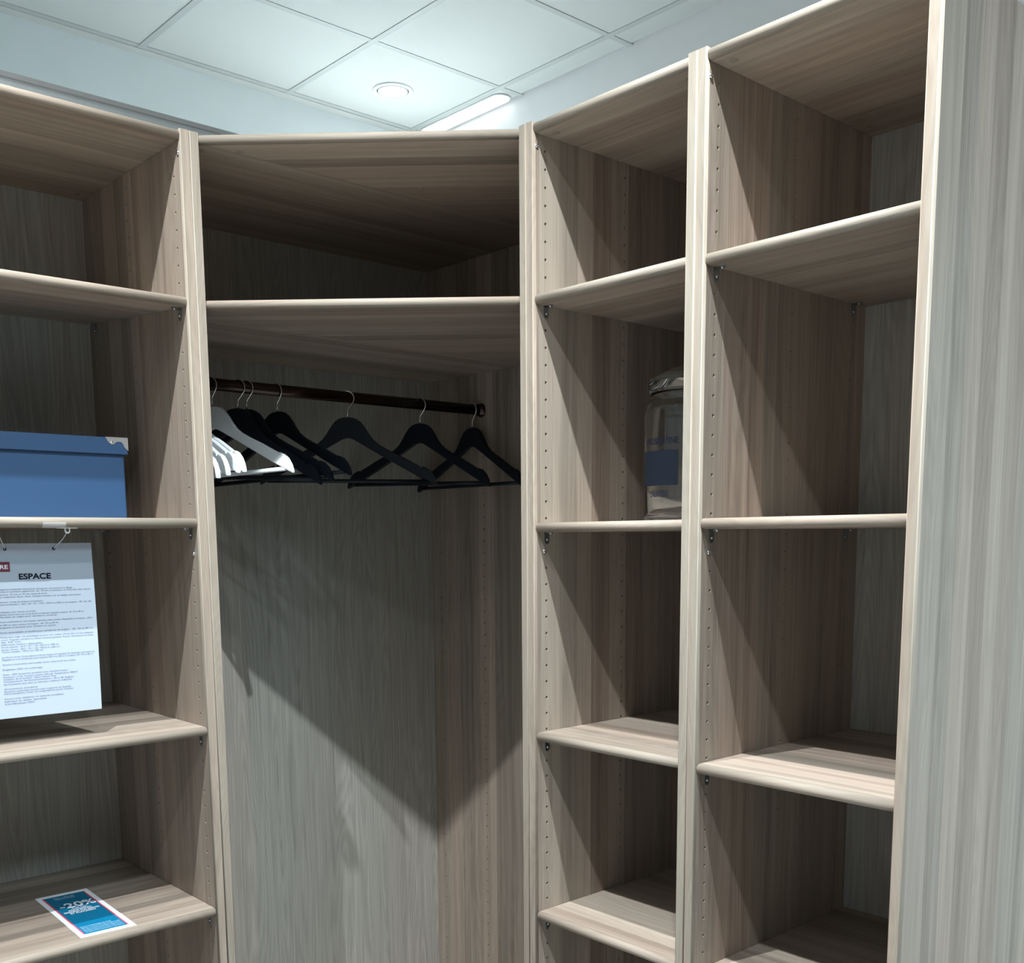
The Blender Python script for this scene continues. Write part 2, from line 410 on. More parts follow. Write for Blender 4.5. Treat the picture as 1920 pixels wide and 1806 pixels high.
def bullnose(dep, th, setback=0.0, n=8):
    r = th / 2 * .98; p = [(dep, 0), (dep, th), (setback + .009, th)]
    for k in range(0, n + 1): a = PI * k / n; p.append((setback + r * .95 - r * .95 * math.sin(a), th / 2 + r * math.cos(a) * (th / 2 / r)))
    p.append((setback + .009, 0)); return p, [0, 0] + [1] * (len(p) - 3) + [0]
def shelf(parent, run, z, a0, a1, front, back, setback=SET, name='shelf', th=TS, tilt=0.0):
    """z = top of the front edge; a0..a1 = extent along the run; tilt lifts the back."""
    dep = abs(back - front) - .002
    prof, mis = bullnose(dep, th, setback)
    dv = Vector((0, 1, 0)) if run == 'L' else Vector((1, 0, 0))
    al = Vector((1, 0, 0)) if run == 'L' else Vector((0, 1, 0))
    ca, sa = math.cos(tilt), math.sin(tilt)
    axv = dv * ca + Vector((0, 0, sa)); upv = Vector((0, 0, ca)) - dv * sa
    org = dv * front + Vector((0, 0, z - th))
    mb = MB().extrude(prof, org + al * (a0 + .0008), org + al * (a1 - .0008), axv, upv, mis, True, True)
    return mb.build(name, [WOOD, EDGE], parent, org + al * (a0 + a1) / 2 + dv * dep / 2)

def clip(parent, run, zb, wall, inward, d):
    """Bent metal shelf clip: a rounded leg on the side panel and a flange under the shelf.  wall = panel face, inward = into the bay."""
    mb = MB(); n = 8; w = .0055; th = .0016
    def P(s_, t, z): # s along depth, t into the bay
        c = wall + inward * t
        return (c, d + s_, z) if run == 'L' else (d + s_, c, z)
    leg = [(-w, 0), (-w, -.017)] + [(-w * math.cos(PI * k / n), -.017 - w * math.sin(PI * k / n)) for k in range(1, n)] + [(w, -.017), (w, 0)]
    fl = [(-w, 0), (-w, .012)] + [(-w * math.cos(PI * k / n), .012 + w * math.sin(PI * k / n)) for k in range(1, n)] + [(w, .012), (w, 0)]
    for poly, fn in ((leg, lambda s_, q, o: P(s_, .0004 + o * th, zb - .0006 + q)), (fl, lambda s_, q, o: P(s_, .0004 + q, zb - .0006 - o * th))):
        A = [fn(a, q, 0) for a, q in poly]; B = [fn(a, q, 1) for a, q in poly]
        mb.face(A); mb.face(B[::-1])
        for i in range(len(A)): j = (i + 1) % len(A); mb.face([A[i], A[j], B[j], B[i]])
    for q, z_, ax in ((P(0, .0022, zb - .0145), 0, 'h'), (P(0, .0125, zb - .0024), 0, 'v')):
        if ax == 'v': mb.lathe([(0, -.0028), (.002, -.002), (.0028, 0)], q, 10)
        else:
            k = inward
            mb.lathe([(0, .0026 * k), (.0018, .0018 * k), (.0026, 0)], q, 10, 'x' if run == 'L' else 'y')
    return mb.build('shelf_clip', CLIPM, parent, P(0, 0, zb))
def bolt(parent, run, z, wall, inward, d, r=.0042):
    q = (wall, d, z) if run == 'L' else (d, wall, z); k = inward
    return MB().lathe([(r, 0), (r, .0016 * k), (r * .8, .003 * k), (r * .35, .0036 * k), (r * .3, .0022 * k), (0, .0022 * k)], q, 14, 'x' if run == 'L' else 'y').build('connector_bolt', CHROME, parent, q)
def cam_dot(parent, x, y, z, r=.0075):
    return MB().lathe([(r, 0), (r, -.0006), (r * .8, -.0009), (r * .3, -.0004), (0, -.0004)], (x, y, z), 16).build('cam_cover', EDGE, parent, (x, y, z))

def shelf_bay(t, run, a0, a1, front, back, zs, side_lo, side_hi, tilt0=0.0, vis=None, holes=(True, True)):
    """One open bay: two sides, top, back, bottom, plinth, adjustable shelves with clips."""
    sgn_lo, sgn_hi = 1, -1
    bdep = back + .0185 if run == 'L' else back + .008
    lo = side_panel(t, run, a0, sgn_lo, front, bdep, holes[0]); hi = side_panel(t, run, a1, sgn_hi, front, bdep, holes[1])
    top = shelf(t, run, H - .0015, a0, a1, front, back, .0012, 'top_panel')
    shelf(t, run, .098, a0, a1, front, back, .002, 'bottom_panel')
    mb = MB()
    if run == 'L': mb.box(a0 - .006, a1 + .006, back, back + .005, .06, H - .004)
    else: mb.box(back, back + .005, a0 - .006, a1 + .006, .06, H - .004)
    c = ((a0 + a1) / 2, back, 1.1) if run == 'L' else (back, (a0 + a1) / 2, 1.1)
    mb.build('back_panel', BACK, t, c)
    mb = MB()
    if run == 'L': mb.box(a0 + .001, a1 - .001, front + .03, front + .046, 0, .08, 0, 0)
    else: mb.box(front + .03, front + .046, a0 + .001, a1 - .001, 0, .08, 0, 1)
    mb.build('plinth', WOOD, t, c[:2] + (0.04,))
    for i, z in enumerate(zs):
        tl = tilt0 if i == 0 else 0
        s_ = shelf(t, run, z, a0, a1, front, back, SET, 'shelf', TS, tl)
        for wall, inw in ((a0, 1), (a1, -1)):
            for d in (HOLE_D[0], HOLE_D[2]):
                clip(s_, run, z - TS + math.tan(tl) * (d - SET) - (0.0006 if tl else 0), wall, inw, front + d)
    for pn, wall, inw in ((lo, a0, 1), (hi, a1, -1)):
        bolt(pn, run, 2.200, wall, inw, front + .0105)
        bolt(pn, run, 1.459, wall, inw, front + .0275)
    for a in (a0 + .026, a1 - .026):
        for d in (.035, .445):
            if run == 'L': cam_dot(top, a, front + d, H - .0015 - TS)
            else: cam_dot(top, front + d, a, H - .0015 - TS)
    return lo, hi

# left unit -----------------------------------------------------------
tl = thing('shelf_unit', 'open wooden shelf unit on the left holding the blue box', 'shelf unit', (XLW - .38, -.25, 0), 'open shelf units')
shelf_bay(tl, 'L', XL0, XLW, FL, BL, ZL, 1, 1, math.atan(.032 / (HOLE_D[2] - HOLE_D[0])))
# right units ---------------------------------------------------------
t1 = thing('shelf_unit', 'narrow open wooden shelf unit holding the glass jar', 'shelf unit', (-.25, (YR1 + YR1b) / 2, 0), 'open shelf units')
shelf_bay(t1, 'R', YR1b, YR1, FR, BR, ZA, 1, 1)
t2 = thing('shelf_unit', 'empty open wooden shelf unit at the right end with bare outer side', 'shelf unit', (-.25, (YR2 + YR2b) / 2, 0), 'open shelf units')
shelf_bay(t2, 'R', YR2b, YR2, FR, BR, ZB, 1, 1)

# corner wardrobe -----------------------------------------------------
tc = thing('corner_wardrobe', 'wooden corner wardrobe with diagonal front and hanging rail of coat hangers', 'wardrobe', (-.4, -.4, 0))
sl = side_panel(tc, 'L', XA, 1, FL, .012, False)
sr = side_panel(tc, 'R', YA, 1, FR, .010, False)
MB().box(XA - .004, .016, 0, .006, .06, H - .004).build('back_panel', BACK, tc, (-.45, 0, 1.1))
bp = side_panel(tc, 'R', 0, 1, -.9, .0, False) if False else None
# the right-hand back is a full board with pin holes
def back_board():
    mb = MB(); y0, y1 = YA, 0.0; z0, z1 = .06, H - .004; th = .012
    cols = (-.232, -.040); c = .009; pitch = .032; hr = .0027; hd = .008
    uvp = lambda y, z: (z, y)
    def quad(a, b_, za, zb): mb.face([(0, a, za), (0, b_, za), (0, b_, zb), (0, a, zb)], [uvp(a, za), uvp(b_, za), uvp(b_, zb), uvp(a, zb)])
    e = y0
    for cy in cols:
        quad(e, cy - c, z0, z1); e = cy + c
        zz = [.772 - .0321 * k for k in range(-34, 21)]
        zz = sorted(z for z in zz if .15 < z < 1.88)
        zb, zt = zz[0] - pitch / 2, zz[-1] + pitch / 2
        quad(cy - c, cy + c, z0, zb); quad(cy - c, cy + c, zt, z1)
        for i, z in enumerate(zz):
            lo_ = zb if i == 0 else (zz[i - 1] + z) / 2; hi_ = zt if i == len(zz) - 1 else (zz[i + 1] + z) / 2
            sq = [(cy + c, z), (cy + c, hi_), (cy, hi_), (cy - c, hi_), (cy - c, z), (cy - c, lo_), (cy, lo_), (cy + c, lo_)]
            oc = [(cy + hr * math.cos(PI / 4 * k), z + hr * math.sin(PI / 4 * k)) for k in range(8)]
            for k in range(8):
                j = (k + 1) % 8
                q4 = (sq[k], sq[j], oc[j], oc[k])
                mb.face([(0, *q) for q in q4], [uvp(*q) for q in q4])
                mb.face([(0, *oc[k]), (0, *oc[j]), (hd, *oc[j]), (hd, *oc[k])], None, 1)
            mb.face([(hd, *q) for q in oc], None, 1)
    quad(e, y1, z0, z1)
    mb.face([(th, y0, z0), (th, y1, z0), (th, y1, z1), (th, y0, z1)])
    mb.face([(0, y0, z0), (th, y0, z0), (th, y0, z1), (0, y0, z1)]); mb.face([(0, y1, z0), (th, y1, z0), (th, y1, z1), (0, y1, z1)])
    mb.face([(0, y0, z0), (0, y1, z0), (th, y1, z0), (th, y0, z0)]); mb.face([(0, y0, z1), (0, y1, z1), (th, y1, z1), (th, y0, z1)])
    return mb.build('back_board', [WOOD, RAW], tc, (0, -.45, 1.1))
back_board()
dg_ = Vector((FR - XA, YA - FL, 0)).normalized()      # along the diagonal front
nin = Vector((-dg_.y, dg_.x, 0));  nin = nin if (nin.x + nin.y) > 0 else -nin   # into the corner
def corner_shelf(name, z, seam, setback):
    th = TS
    E_ = Vector((XA + .0008, FL, 0)) + nin * setback; D_ = Vector((FR, YA + .0008, 0)) + nin * setback
    r = th / 2; z0 = z - th
    # nosing strip along the diagonal (straight ends against the side panels)
    E2 = E_ + nin * .009; D2 = D_ + nin * .009
    # slide ends along the diagonal so they stop at the panels
    E2 = E2 - dg_ * ((E2.x - (XA + .0008)) / dg_.x); D2 = D2 + dg_ * ((YA + .0008 - D2.y) / dg_.y)
    sh = thing(name, '', '') if False else None
    mb = MB()
    front = [(E2.x, E2.y), (D2.x, D2.y), (-.001, YA + .0008)]
    if seam > E2.y + .002:
        poly = front + [(-.001, seam), (XA + .0008, seam)]
    else:
        poly = front + [(-.001, seam)]
        # seam meets the front near the left post
        xs_ = E2.x + (E2.y - seam) / (-dg_.y) * dg_.x
        poly[0] = (xs_, seam)
    mb.prism(poly, z0, z, (dg_.x, dg_.y))
    n = 8; prof = []
    for k in range(n + 1): a = PI * k / n; prof.append((.009 - .009 * math.sin(a), r + r * math.cos(a)))
    A = E2 - nin * .009; B = D2 - nin * .009
    A = A + dg_ * .004; B = B - dg_ * .004
    mb.extrude(prof, (A.x, A.y, z0), (B.x, B.y, z0), nin, (0, 0, 1), [1] * len(prof), True, True)
    o1 = mb.build(name, [WOOD, EDGE], tc, (-.4, -.6, z))
    mb = MB()
    if seam > E2.y + .002: pl = [(XA + .0008, seam + .0006), (-.001, seam + .0006), (-.001, -.001), (XA + .0008, -.001)]
    else: pl = [(XA + .0008, E2.y), (poly[0][0], poly[0][1] + .0006), (-.001, seam + .0006), (-.001, -.001), (XA + .0008, -.001)]
    mb.prism(pl, z0, z, (1, 0)); o2 = mb.build(name.replace('panel', 'board').replace('shelf', 'shelf_board'), WOOD, tc, (-.4, -.25, z))
    return o1, o2
ct, ct2 = corner_shelf('top_panel', H - .0015, -.503, 0.0)
corner_shelf('corner_shelf', ZC, -.400, .002)
corner_shelf('bottom_panel', .098, -.400, .002)
for q in ((-.845, -.512), (-.447, -.56)): cam_dot(ct, *q, H - .0015 - TS)
for q in ((-.845, -.47), (-.9, -.47), (-.05, -.05)): cam_dot(ct2, *q, H - .0015 - TS)
# hanging rail: oval bar along the left wall, sockets at both ends
YRAIL, ZRAIL = -.230, 1.826
rail = MB().extrude([(.0075 * math.cos(2 * PI * k / 20), .0135 * math.sin(2 * PI * k / 20)) for k in range(20)], (XA + .001, YRAIL, ZRAIL), (-.001, YRAIL, ZRAIL), (0, 1, 0), (0, 0, 1), None, True, True)
rail = rail.build('hanging_rail', RAILM, tc, (-.46, YRAIL, ZRAIL))
for x, k in ((0, -1), (XA, 1)):
    mb = MB()
    def ring(rx, rz, xx): return [(xx, YRAIL + rx * math.cos(2 * PI * i / 20), ZRAIL + rz * math.sin(2 * PI * i / 20)) for i in range(20)]
    R = [ring(.015, .0185, x + k * .0006), ring(.015, .0185, x + k * .004), ring(.0105, .0165, x + k * .005), ring(.0105, .0165, x + k * .014), ring(.0078, .0138, x + k * .014)]
    for A, B in zip(R, R[1:]):
        for i in range(20): j = (i + 1) % 20; mb.face([A[i], A[j], B[j], B[i]], None, 0, True)
    mb.build('rail_socket', RAILM, rail, (x, YRAIL, ZRAIL))

# ------------------------------------------------------------------ clothes hangers
TOPP = [(0, 0), (.012, -.0008), (.022, -.004), (.032, -.011), (.042, -.024), (.052, -.040), (.062, -.053), (.075, -.064), (.097, -.0765), (.130, -.0925), (.155, -.106), (.172, -.1150), (.1735, -.1200), (.1765, -.1190), (.180, -.1165), (.192, -.1215), (.202, -.131), (.209, -.143), (.2125, -.156)]
BOTP = [(0, -.049), (.012, -.0515), (.027, -.060), (.060, -.079), (.090, -.0965), (.130, -.119), (.165, -.1385), (.190, -.151), (.205, -.1595), (.2120, -.1625)]
def hanger_proto(name, bodym, hookm, barm):
    t = bpy.data.objects.new(name, None); COL.objects.link(t); t.empty_display_size = .05
    mb = MB(); th = .0052
    def curve(x): return -.018 * (x / .2125) ** 2
    # resample both outlines at matching stations
    def at(P, x):
        for (a, c), (b_, d) in zip(P, P[1:]):
            if a <= x <= b_: return c + (d - c) * (x - a) / (b_ - a) if b_ > a else d
        return P[-1][1]
    st = sorted(set([p[0] for p in TOPP] + [.006, .017, .027]))
    xs_ = [-x for x in st[::-1] if x > 0] + st
    bev = .0019
    sec = []
    for x in xs_:
        a = abs(x); zt, zb = at(TOPP, a), at(BOTP, a)
        if zt - zb < .006: zt = zb + .006
        y = curve(x); tt = th * (1.0 if a < .1 else 1.0 + .15 * (a - .1) / .11)
        sec.append([(x, y - tt + bev, zt), (x, y - tt, zt - bev), (x, y - tt, zb + bev), (x, y - tt + bev, zb), (x, y + tt - bev, zb), (x, y + tt, zb + bev), (x, y + tt, zt - bev), (x, y + tt - bev, zt)])
    for A, B in zip(sec, sec[1:]):
        for i in range(8): j = (i + 1) % 8; mb.face([A[i], A[j], B[j], B[i]], None, 0, False)
    mb.face(sec[0][::-1]); mb.face(sec[-1])
    o = mb.build('hanger_body', bodym, t)
    mb = MB(); mb.tube([(-.196, curve(.196), -.1525), (-.1, curve(.196), -.1525), (.1, curve(.196), -.1525), (.196, curve(.196), -.1525)], .0048, 10)
    mb.build('crossbar', barm, t)
    pts = [(0, 0, -.004), (0, 0, .014), (.0015, 0, .020), (.008, 0, .0275)]
    for k in range(0, 15): a = math.radians(-35 + 215 * k / 14); pts.append((.0165 * math.cos(a) + .0, 0, .0455 + .0172 * math.sin(a)))
    pts += [(-.0165, 0, .040)]
    mb = MB().tube(pts, .0017, 8); mb.build('hook', hookm, t)
    return t
def copy_thing(o):
    c = o.copy(); COL.objects.link(c)
    for ch in list(o.children):
        d = ch.copy(); COL.objects.link(d); d.parent = c
    return c
pb = hanger_proto('clothes_hanger', HBLK, STEEL, HBLK); pw = hanger_proto('clothes_hanger', HWHT, STEEL, HWHT)
used = set()
def hang(proto, x, th, label, group, dz=0.0, tilt=0.0):
    o = proto if id(proto) not in used else copy_thing(proto); used.add(id(proto))
    o.location = (x, YRAIL, 1.778 + dz); o.rotation_euler = (0, tilt, math.radians(th))
    o['label'] = label; o['category'] = 'hanger'; o['group'] = group
GB, GW = 'black wooden hangers on the rail', 'white wooden hangers on the rail'
hang(pb, -.035, -89, 'black wooden hanger at the right end of the rail, cut off by the post', GB)
hang(pb, -.210, -69, 'second black wooden hanger from the right end of the rail', GB, 0, .015)
hang(pb, -.430, -30, 'black wooden hanger in mid rail turned broadside so both shoulders show', GB)
hang(pb, -.622, -71, 'black wooden hanger hanging alone just left of the broadside hanger', GB, 0, -.045)
hang(pb, -.700, -55, 'right one of two black hangers nested behind the foremost white hanger', GB, 0, .010)
hang(pb, -.722, -56, 'left one of two black hangers nested behind the foremost white hanger', GB, 0, .052)
hang(pw, -.784, -66, 'foremost white wooden hanger whose whole right shoulder and crossbar show', GW, 0, -.052)
hang(pw, -.848, -80.5, 'white hanger whose shoulder tip shows directly left of the foremost white hanger', GW, 0, -.038)
hang(pw, -.8595, -80.8, 'white hanger showing the second tip left of the foremost white hanger', GW, 0, -.028)
hang(pw, -.8747, -82, 'white hanger showing the third tip left of the foremost white hanger', GW, 0, 0)
hang(pw, -.8904, -83.1, 'white hanger at the left end, its tip half hidden by the post', GW, 0, .028)

# ------------------------------------------------------------------ blue storage box
bx0, bx1 = -1.388, -1.0345; bz = ZL[1] + .0006; by0, by1 = -.340, -.065
t = thing('storage_box', 'dark blue lidded cardboard storage box with metal corners on the left shelf', 'box', ((bx0 + bx1) / 2, (by0 + by1) / 2, bz))
mb = MB()
def rbox(mb, x0, x1, y0, y1, z0, z1, r=.003):
    p = []
    for cx, cy, a0 in ((x1 - r, y0 + r, -90), (x1 - r, y1 - r, 0), (x0 + r, y1 - r, 90), (x0 + r, y0 + r, 180)):
        for k in range(4): a = math.radians(a0 + 30 * k); p.append((cx + r * math.cos(a), cy + r * math.sin(a)))
    mb.prism(p, z0, z1); return mb
rbox(mb, bx0, bx1, by0, by1, bz, bz + .135).build('box_body', BLUE, t, ((bx0 + bx1) / 2, (by0 + by1) / 2, bz))
lx0, lx1, ly0, ly1 = bx0 - .006, bx1 + .0065, by0 - .006, by1 + .006
rbox(MB(), lx0, lx1, ly0, ly1, bz + .127, bz + .1585).build('box_lid', BLUE, t, ((bx0 + bx1) / 2, (by0 + by1) / 2, bz + .14))
def metal_corner(cx, cy, sx, sy, z):
    # outline on one face: along the top edge and down the corner edge, scalloped inside
    out = [(0, 0), (.046, 0), (.0425, -.006), (.039, -.011), (.034, -.0145), (.029, -.0135), (.0255, -.010), (.021, -.0085), (.015, -.0085), (.0115, -.0115), (.009, -.017), (.006, -.0215), (.002, -.0245), (0, -.025)]
    mb = MB(); o = .0009
    for face in (0, 1):
        def P(a, c, off):
            if face == 0: return (cx - sx * a + sx * o, cy + sy * off, z + .0005 + c)
            return (cx + sx * off, cy - sy * a + sy * o, z + .0005 + c)
        A = [P(a, c, o) for a, c in out]; B = [P(a, c, .0001) for a, c in out]
        mb.face(A); mb.face(B[::-1])
        for i in range(len(A)): j = (i + 1) % len(A); mb.face([A[i], A[j], B[j], B[i]])
    tri = [(cx + sx * o, cy + sy * o), (cx - sx * .045, cy + sy * o), (cx + sx * o, cy - sy * .045)]
    if sx * sy > 0: tri = tri[::-1]
    mb.prism(tri, z + .0001, z + .0009)
    mc = mb.build('metal_corner', CLIPW, t, (cx, cy, z))
    MB().lathe([(0, sy * .0026), (.0022, sy * .002), (.0034, 0)], (cx - sx * .033, cy + sy * .0009, z - .008), 12, 'y').build('rivet', CHROME, mc, (cx - sx * .033, cy, z - .008))
CLIPW = plain('brushed_nickel', (0.70, 0.70, 0.71), 0.32, 1.0)
for sx in (1, -1):
    for sy in (-1, 1): metal_corner(lx1 if sx > 0 else lx0, ly0 if sy < 0 else ly1, sx, sy, bz + .1585)

# ------------------------------------------------------------------ hanging notice
PX1, PX0 = -1.1415, -1.3515; PY = -.420; ZT, ZS, ZBm = 1.482, 1.4625, 1.1645
t = thing('notice_sheet', 'white printed A4 notice headed ESPACE hanging in a clear sleeve', 'sign', ((PX0 + PX1) / 2, PY, 1.32))
ctr = ((PX0 + PX1) / 2, PY, 1.32)
mb = MB(); nseg = 12
def pbend(x, z):   # the sheet bellies very slightly
    s_ = (z - ZBm) / (ZT - ZBm); q = (x - PX0) / (PX1 - PX0)
    return PY - .004 * math.sin(PI * s_) - .006 * (1 - s_) * (q - .5)
def sheet(z0, z1, x0, x1, m, name, off, th=.0004, n=10):
    mb = MB()
    g = [[(x0 + (x1 - x0) * i / 8, z0 + (z1 - z0) * j / n) for i in range(9)] for j in range(n + 1)]
    for o_, fl in ((off, 0), (off + th, 1)):
        for j in range(n):
            for i in range(8):
                p = [g[j][i], g[j][i + 1], g[j + 1][i + 1], g[j + 1][i]]
                mb.face([(x, pbend(x, z) + o_, z) for x, z in (p if not fl else p[::-1])], None, 0, True)
    return mb.build(name, m, t, ctr)
sheet(ZBm, ZS, PX0, PX1, PAPER, 'paper_sheet', 0)
sheet(ZS, ZT, PX0, PX1, SLEEVE, 'sleeve_strip', 0, n=2)
for hx in (-1.2110, -1.2965):
    mb = MB(); hz = 1.4720
    mb.face([(hx + .0030 * math.cos(2 * PI * k / 12), pbend(hx, hz) - .0004, hz + .0030 * math.sin(2 * PI * k / 12)) for k in range(12)])
    mb.build('punched_hole', INK, t, (hx, PY, hz))
mp = lambda x0, z0, off=.0006: (lambda a, b_: (x0 + a, pbend(x0 + a, z0 + b_) - off, z0 + b_))
mb = MB(); add_text(mb, 'ESPACE', (0, 0, 0), (1, 0, 0), (0, 0, 1), .0565, .0098, .03, 0, mp(-1.2765, 1.4175)); mb.build('title_text', INK, t, ctr)
# maroon tag at the left edge, its word running out of the left side of the photo
mb = MB(); mb.face([(x, pbend(x, z) - .0005, z) for x, z in ((-1.3340, 1.4315), (-1.2905, 1.4315), (-1.2905, 1.4490), (-1.3340, 1.4490))]); mb.build('maroon_tag', MAROON, t, ctr)
mb = MB(); add_text(mb, 'TRE', 0, (1, 0, 0), (0, 0, 1), .0225, .0070, .02, 0, mp(-1.3165, 1.4367, .0009)) if False else add_text(mb, 'TRE', (0, 0, 0), (1, 0, 0), (0, 0, 1), .0225, .0070, .02, 0, mp(-1.3165, 1.4367, .0009)); mb.build('tag_text', CARD, t, ctr)
lines = [(1098.5, 113, 'Rangement modulable multi-pieces. Compose a vos mesures au design'), (1102.4, 145, 'facades en panneaux apparentes. Ep. 18 mm et panneaux en fond dans des coloris'),
 (1107.4, 69, 'epaisseur 18 mm ou 22 mm (type de bois)'), (1111.8, 127, 'finis melamines decor. Idem, modules compris sur un design coordonne'),
 (1120.7, 61, 'Caissons : toutes les largeurs et hauteurs'), (1125.1, 148, 'cotes en Hauteurs : 36,2 / 50 / 70 / 118,2 / 203,4 ou 228 cm et Largeurs : 40 / 50 / 80'),
 (1138.4, 48, 'Tablettes avec chants arrondis'), (1142.8, 130, 'Meubles colonnes pour tout un pan de mur et elements suspendus. Largeurs : 40 / 50 ou 80 cm'), (1147.0, 83, 'Meubles en angle pour penderie ouverte'),
 (1155.6, 150, 'Portes coulissantes ou verre depoli, charnieres laiton nickele. Disponibles en Hauteurs : 203,4'), (1161, 85, 'et 228 cm, pour caissons de largeur : 40 / 50 ou 80 cm'), (1165.5, 80, 'poignees et boutons pour finitions en option'),
 (1174.4, 148, 'Socle assemblable et fixable pour penderies de largeur : 40 / 50 ou 80 cm'),
 (1182.6, 146, 'Portes pour angle. Les assemblages peuvent etre realises. Portes avec ou sans poignees'), (1187.3, 151, 'miroir. Poignees standard ou finition chromee gravees. Portes. Dimensions au choix'), (1191.5, 20, 'de 50 cm'),
 (1196, 55, 'Differentes hauteurs disponibles'), (1200.3, 83, 'Portes pleines : 36,2 / 70 / 118 / 203,4 ou 228 cm'), (1205, 84, 'Portes vitrees : 36,2 / 70 / 118 / 203,4 ou 228 cm'), (1209, 56, 'Tiroirs simples : 203,4 ou 228 cm'),
 (1218.5, 147, 'Les Portes miroirs, Portes pleines et Portes vitrees sont equipees de charnieres a fermeture et'), (1222.7, 142, 'Reglables en trois dimensions pour hauteurs 203,4 ou 228 cm et largeurs 40 / 50 ou 80 cm'),
 (1231.5, 110, 'Structure entierement demontable, livree a plat en kit avec notice'), (1240.4, 53, 'Reglette LED ou eclairage'),
 (1249.3, 96, 'Pose : LED encastree possible avec transformateur'), (1254, 113, 'Puissance 1,2 W. Courant continu 350 mA. Temperature 3000 K'), (1258, 75, 'Couleur de la lumiere : blanc chaud. Fixe'), (1262.3, 105, 'Temperature de fonctionnement : 20 a 40 degres'), (1267, 102, 'Ne fonctionne que dans un interieur a distance suffisante'),
 (1275.3, 43, 'Accessoires penderie'), (1280, 100, 'Penderie extensible fournie avec supports de fixation'), (1284, 104, 'Porte-pantalons, tiroirs de rangement et porte cravates'),
 (1293, 86, 'Fourni avec tablettes et visserie complete'), (1297.7, 57, 'Fabrique en atelier specialise'), (1302.4, 37, 'Certification FSC')]
mb = MB()
for y, x1, s_ in lines:
    z = 1.482 - (y - 1018) * 1.0225e-3 - .0010
    xl = -1.3155; w = (x1 + 2 - (y - 1200) * .05 * 0) / 163.0 * .163 * 1.06 + .0105
    vs, fs = text_polys(s_, min(w, -1.150 - xl), .0024)
    f_ = mp(xl, z)
    for fc in fs: mb.face([f_(*vs[i]) for i in fc])
mb.build('body_text', INKG, t, ctr, weld=False)
for hx, tx, tz in ((-1.2110, -1.2050, 1.5025), (-1.2965, -1.3260, 1.5085)):
    a = Vector((hx, pbend(hx, 1.472) - .001, 1.472)); b2 = Vector((tx, FL + .022, tz))
    mid = (a + b2) / 2 + Vector((.003 if hx > -1.25 else -.002, -.004, .002))
    MB().tube([a + Vector((0, .003, -.001)), a, a * .7 + mid * .3, mid, mid * .4 + b2 * .6, b2], .0008, 6).build('hanging_string', STRING, t, ctr)
# adhesive hook and tape on the shelf edge
hz = ZL[1] - TS
t = thing('adhesive_hook', 'small white plastic loop hook stuck under the shelf edge above the notice', 'hook', (-1.2045, FL + .022, hz))
MB().box(-1.2195, -1.1900, FL + .012, FL + .032, hz - .0020, hz - .0003).build('base_plate', WHITEP, t, (-1.2045, FL + .022, hz))
pts = [(-1.2045 + .0038 * math.cos(a), FL + .022, hz - .0060 + .0038 * math.sin(a)) for a in [math.radians(180 + 180 * k / 10) for k in range(11)]]
pts = [(-1.2083, FL + .022, hz - .0015)] + pts + [(-1.2007, FL + .022, hz - .0015)]
MB().tube(pts, .0015, 8).build('loop', WHITEP, t, (-1.2045, FL + .022, hz))
tp = MB(); n = 6
prof = [(FL + SET + .009 - .0098 * math.sin(PI * k / 12), hz + TS / 2 - .0100 * math.cos(PI * k / 12) - .0002) for k in range(0, 7)]
prof = [(FL + SET + .03, hz - .0012)] + prof
for (ya, za), (yb, zb) in zip(prof, prof[1:]):
    tp.face([(-1.2530, ya, za), (-1.2085 - .004, ya, za), (-1.2085 - .004, yb, zb), (-1.2530, yb, zb)], None, 0, True)
tag(tp.build('tape_strip', TAPE, None, (-1.23, FL, hz)), 'strip of clear tape stuck on the shelf edge left of the white hook', 'tape')

# ------------------------------------------------------------------ discount leaflet on the lowest left shelf
zc = ZL[3] + .0004
c0 = Vector((-1.2065, -.1790, zc)); c1 = Vector((-1.0990, -.1850, zc)); c2 = Vector((-1.1300, -.4775, zc)); c3 = Vector((-1.2370, -.4750, zc))
rt = ((c1 - c0) + (c2 - c3)).normalized(); dn = Vector((rt.y, -rt.x, 0)); dn = dn if dn.y < 0 else -dn
wd, hg = .1070, .2945; ctr_ = (c0 + c1 + c2 + c3) / 4
t = thing('discount_leaflet', 'teal and white discount leaflet reading -20% lying on the lowest left shelf', 'leaflet', ctr_)
O = ctr_ - rt * wd / 2 - dn * hg / 2
def LP(a, b_, z=0): return O + rt * a + dn * b_ + Vector((0, 0, z))
def lrect(a0, a1, b0, b1, z, m, name, th=.0003):
    mb = MB(); q = [(a0, b0), (a0, b1), (a1, b1), (a1, b0)]
    top = [LP(a, b_, z + th) for a, b_ in q]; bot = [LP(a, b_, z) for a, b_ in q]
    mb.face(top); mb.face(bot[::-1])
    for i in range(4): j = (i + 1) % 4; mb.face([bot[i], bot[j], top[j], top[i]])
    return mb.build(name, m, t, ctr_)
lrect(0, wd, 0, hg, 0, CARD, 'card')
lrect(.0115, wd - .0115, .0150, hg - .0150, .00035, TEAL, 'teal_field', .0001)
for a in (.0100, wd - .0128): lrect(a, a + .0028, .0150, hg - .0150, .0005, PINK, 'red_stripe', .0001)
mb = MB()
def ltext(s_, a, b_, w, h, bold=0.0): add_text(mb, s_, LP(a, b_, .0008), rt, -dn, w, h, bold)
ltext('-20%', .022, .1060, .072, .0300, .02)
ltext('SUR LES', .040, .1180, .030, .0070, .0)
ltext('AMENAGEMENTS', .030, .1285, .046, .0075, .015)
ltext('DRESSING SUR MESURE', .0185, .1390, .070, .0080, .02)
ltext('ET PLACARDS', .028, .1495, .050, .0080, .02)
mb.build('offer_text', CARD, t, ctr_)
mb = MB()
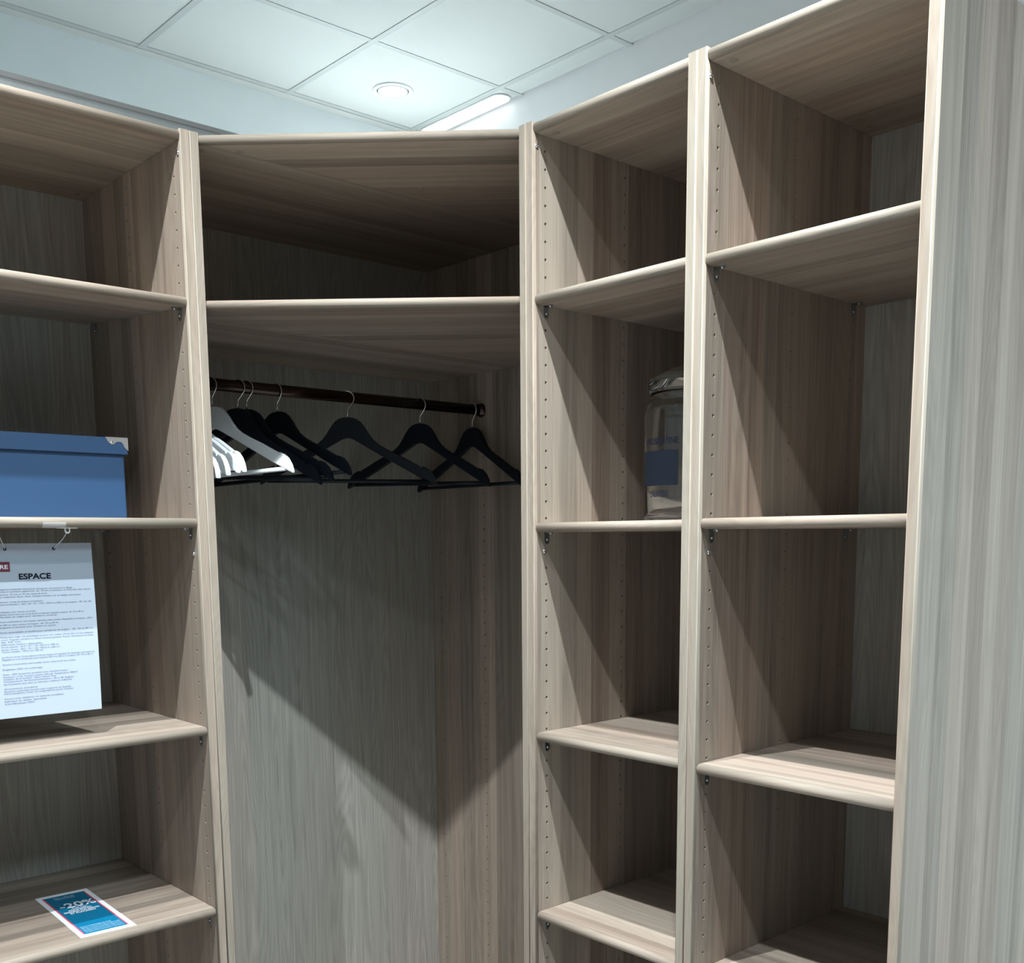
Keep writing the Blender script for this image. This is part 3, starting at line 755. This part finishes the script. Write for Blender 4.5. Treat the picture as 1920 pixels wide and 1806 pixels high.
ltext('DU 1 AU 30', .030, .0320, .040, .0060); ltext('SEPTEMBRE', .030, .0410, .040, .0050)
for k in range(5): ltext('Offre valable sur une selection de produits signales en magasin dans la limite', .0165, hg - .056 + .0085 * k, .074 if k else .060, .0042)
mb.build('small_text', CARDTX, t, ctr_)

# ------------------------------------------------------------------ glass jar
JX, JY, JZ = -.250, -1.132, ZA[1] + .0006
JR = .084
t = thing('glass_jar', 'large clear glass jar with glass lid and dark label on the narrow shelf', 'jar', (JX, JY, JZ))
prof = [(0, .004), (.068, .003), (.077, 0), (.081, .003), (JR, .011), (JR, .208), (.082, .216), (.077, .222), (.0735, .227), (.0725, .233), (.0735, .238), (.0735, .2425),
        (.0690, .2425), (.0685, .233), (.0700, .226), (.0745, .219), (.0785, .213), (JR - .0035, .206), (JR - .0035, .013), (.074, .008), (0, .008)]
MB().lathe(prof, (JX, JY, JZ), 56).build('jar_body', GLASS, t, (JX, JY, JZ))
prof = [(0, .2430), (.0700, .2430), (.0745, .2438), (.0765, .248), (.0768, .262), (.0755, .268), (.0700, .2715), (.0600, .2765), (.0450, .2860), (.0250, .2925), (0, .2950)]
MB().lathe(prof, (JX, JY, JZ), 56).build('jar_lid', GLASS, t, (JX, JY, JZ))
vd = Vector((CAM_POS[0] - JX, CAM_POS[1] - JY, 0)).normalized(); vr = Vector((-vd.y, vd.x, 0)) 
base = math.atan2(vd.y, vd.x)
def jm(a, h, off=.0006):     # a = arc metres to the right seen from the camera
    th_ = base + a / JR; r = JR + off
    return (JX + r * math.cos(th_), JY + r * math.sin(th_), JZ + h)
mb = MB(); n = 14
a0, a1 = -.108, -.018
for k in range(n):
    x0_, x1_ = a0 + (a1 - a0) * k / n, a0 + (a1 - a0) * (k + 1) / n
    mb.face([jm(x0_, .067), jm(x1_, .067), jm(x1_, .132), jm(x0_, .132)], None, 0, True)
mb.build('label_panel', SLATE, t, (JX, JY, JZ))
mb = MB()
add_text(mb, '\u00c9PICERIE FINE', (0, 0, 0), (1, 0, 0), (0, 0, 1), .080, .0115, .01, 0, lambda a, b_: jm(-.097 + a, .144 + b_))
mb.build('upper_text', INK, t, (JX, JY, JZ))
mb = MB()
add_text(mb, 'DEPUIS', (0, 0, 0), (1, 0, 0), (0, 0, 1), .042, .0105, .01, 0, lambda a, b_: jm(-.080 + a, .046 + b_))
mb.build('lower_text', INK, t, (JX, JY, JZ))
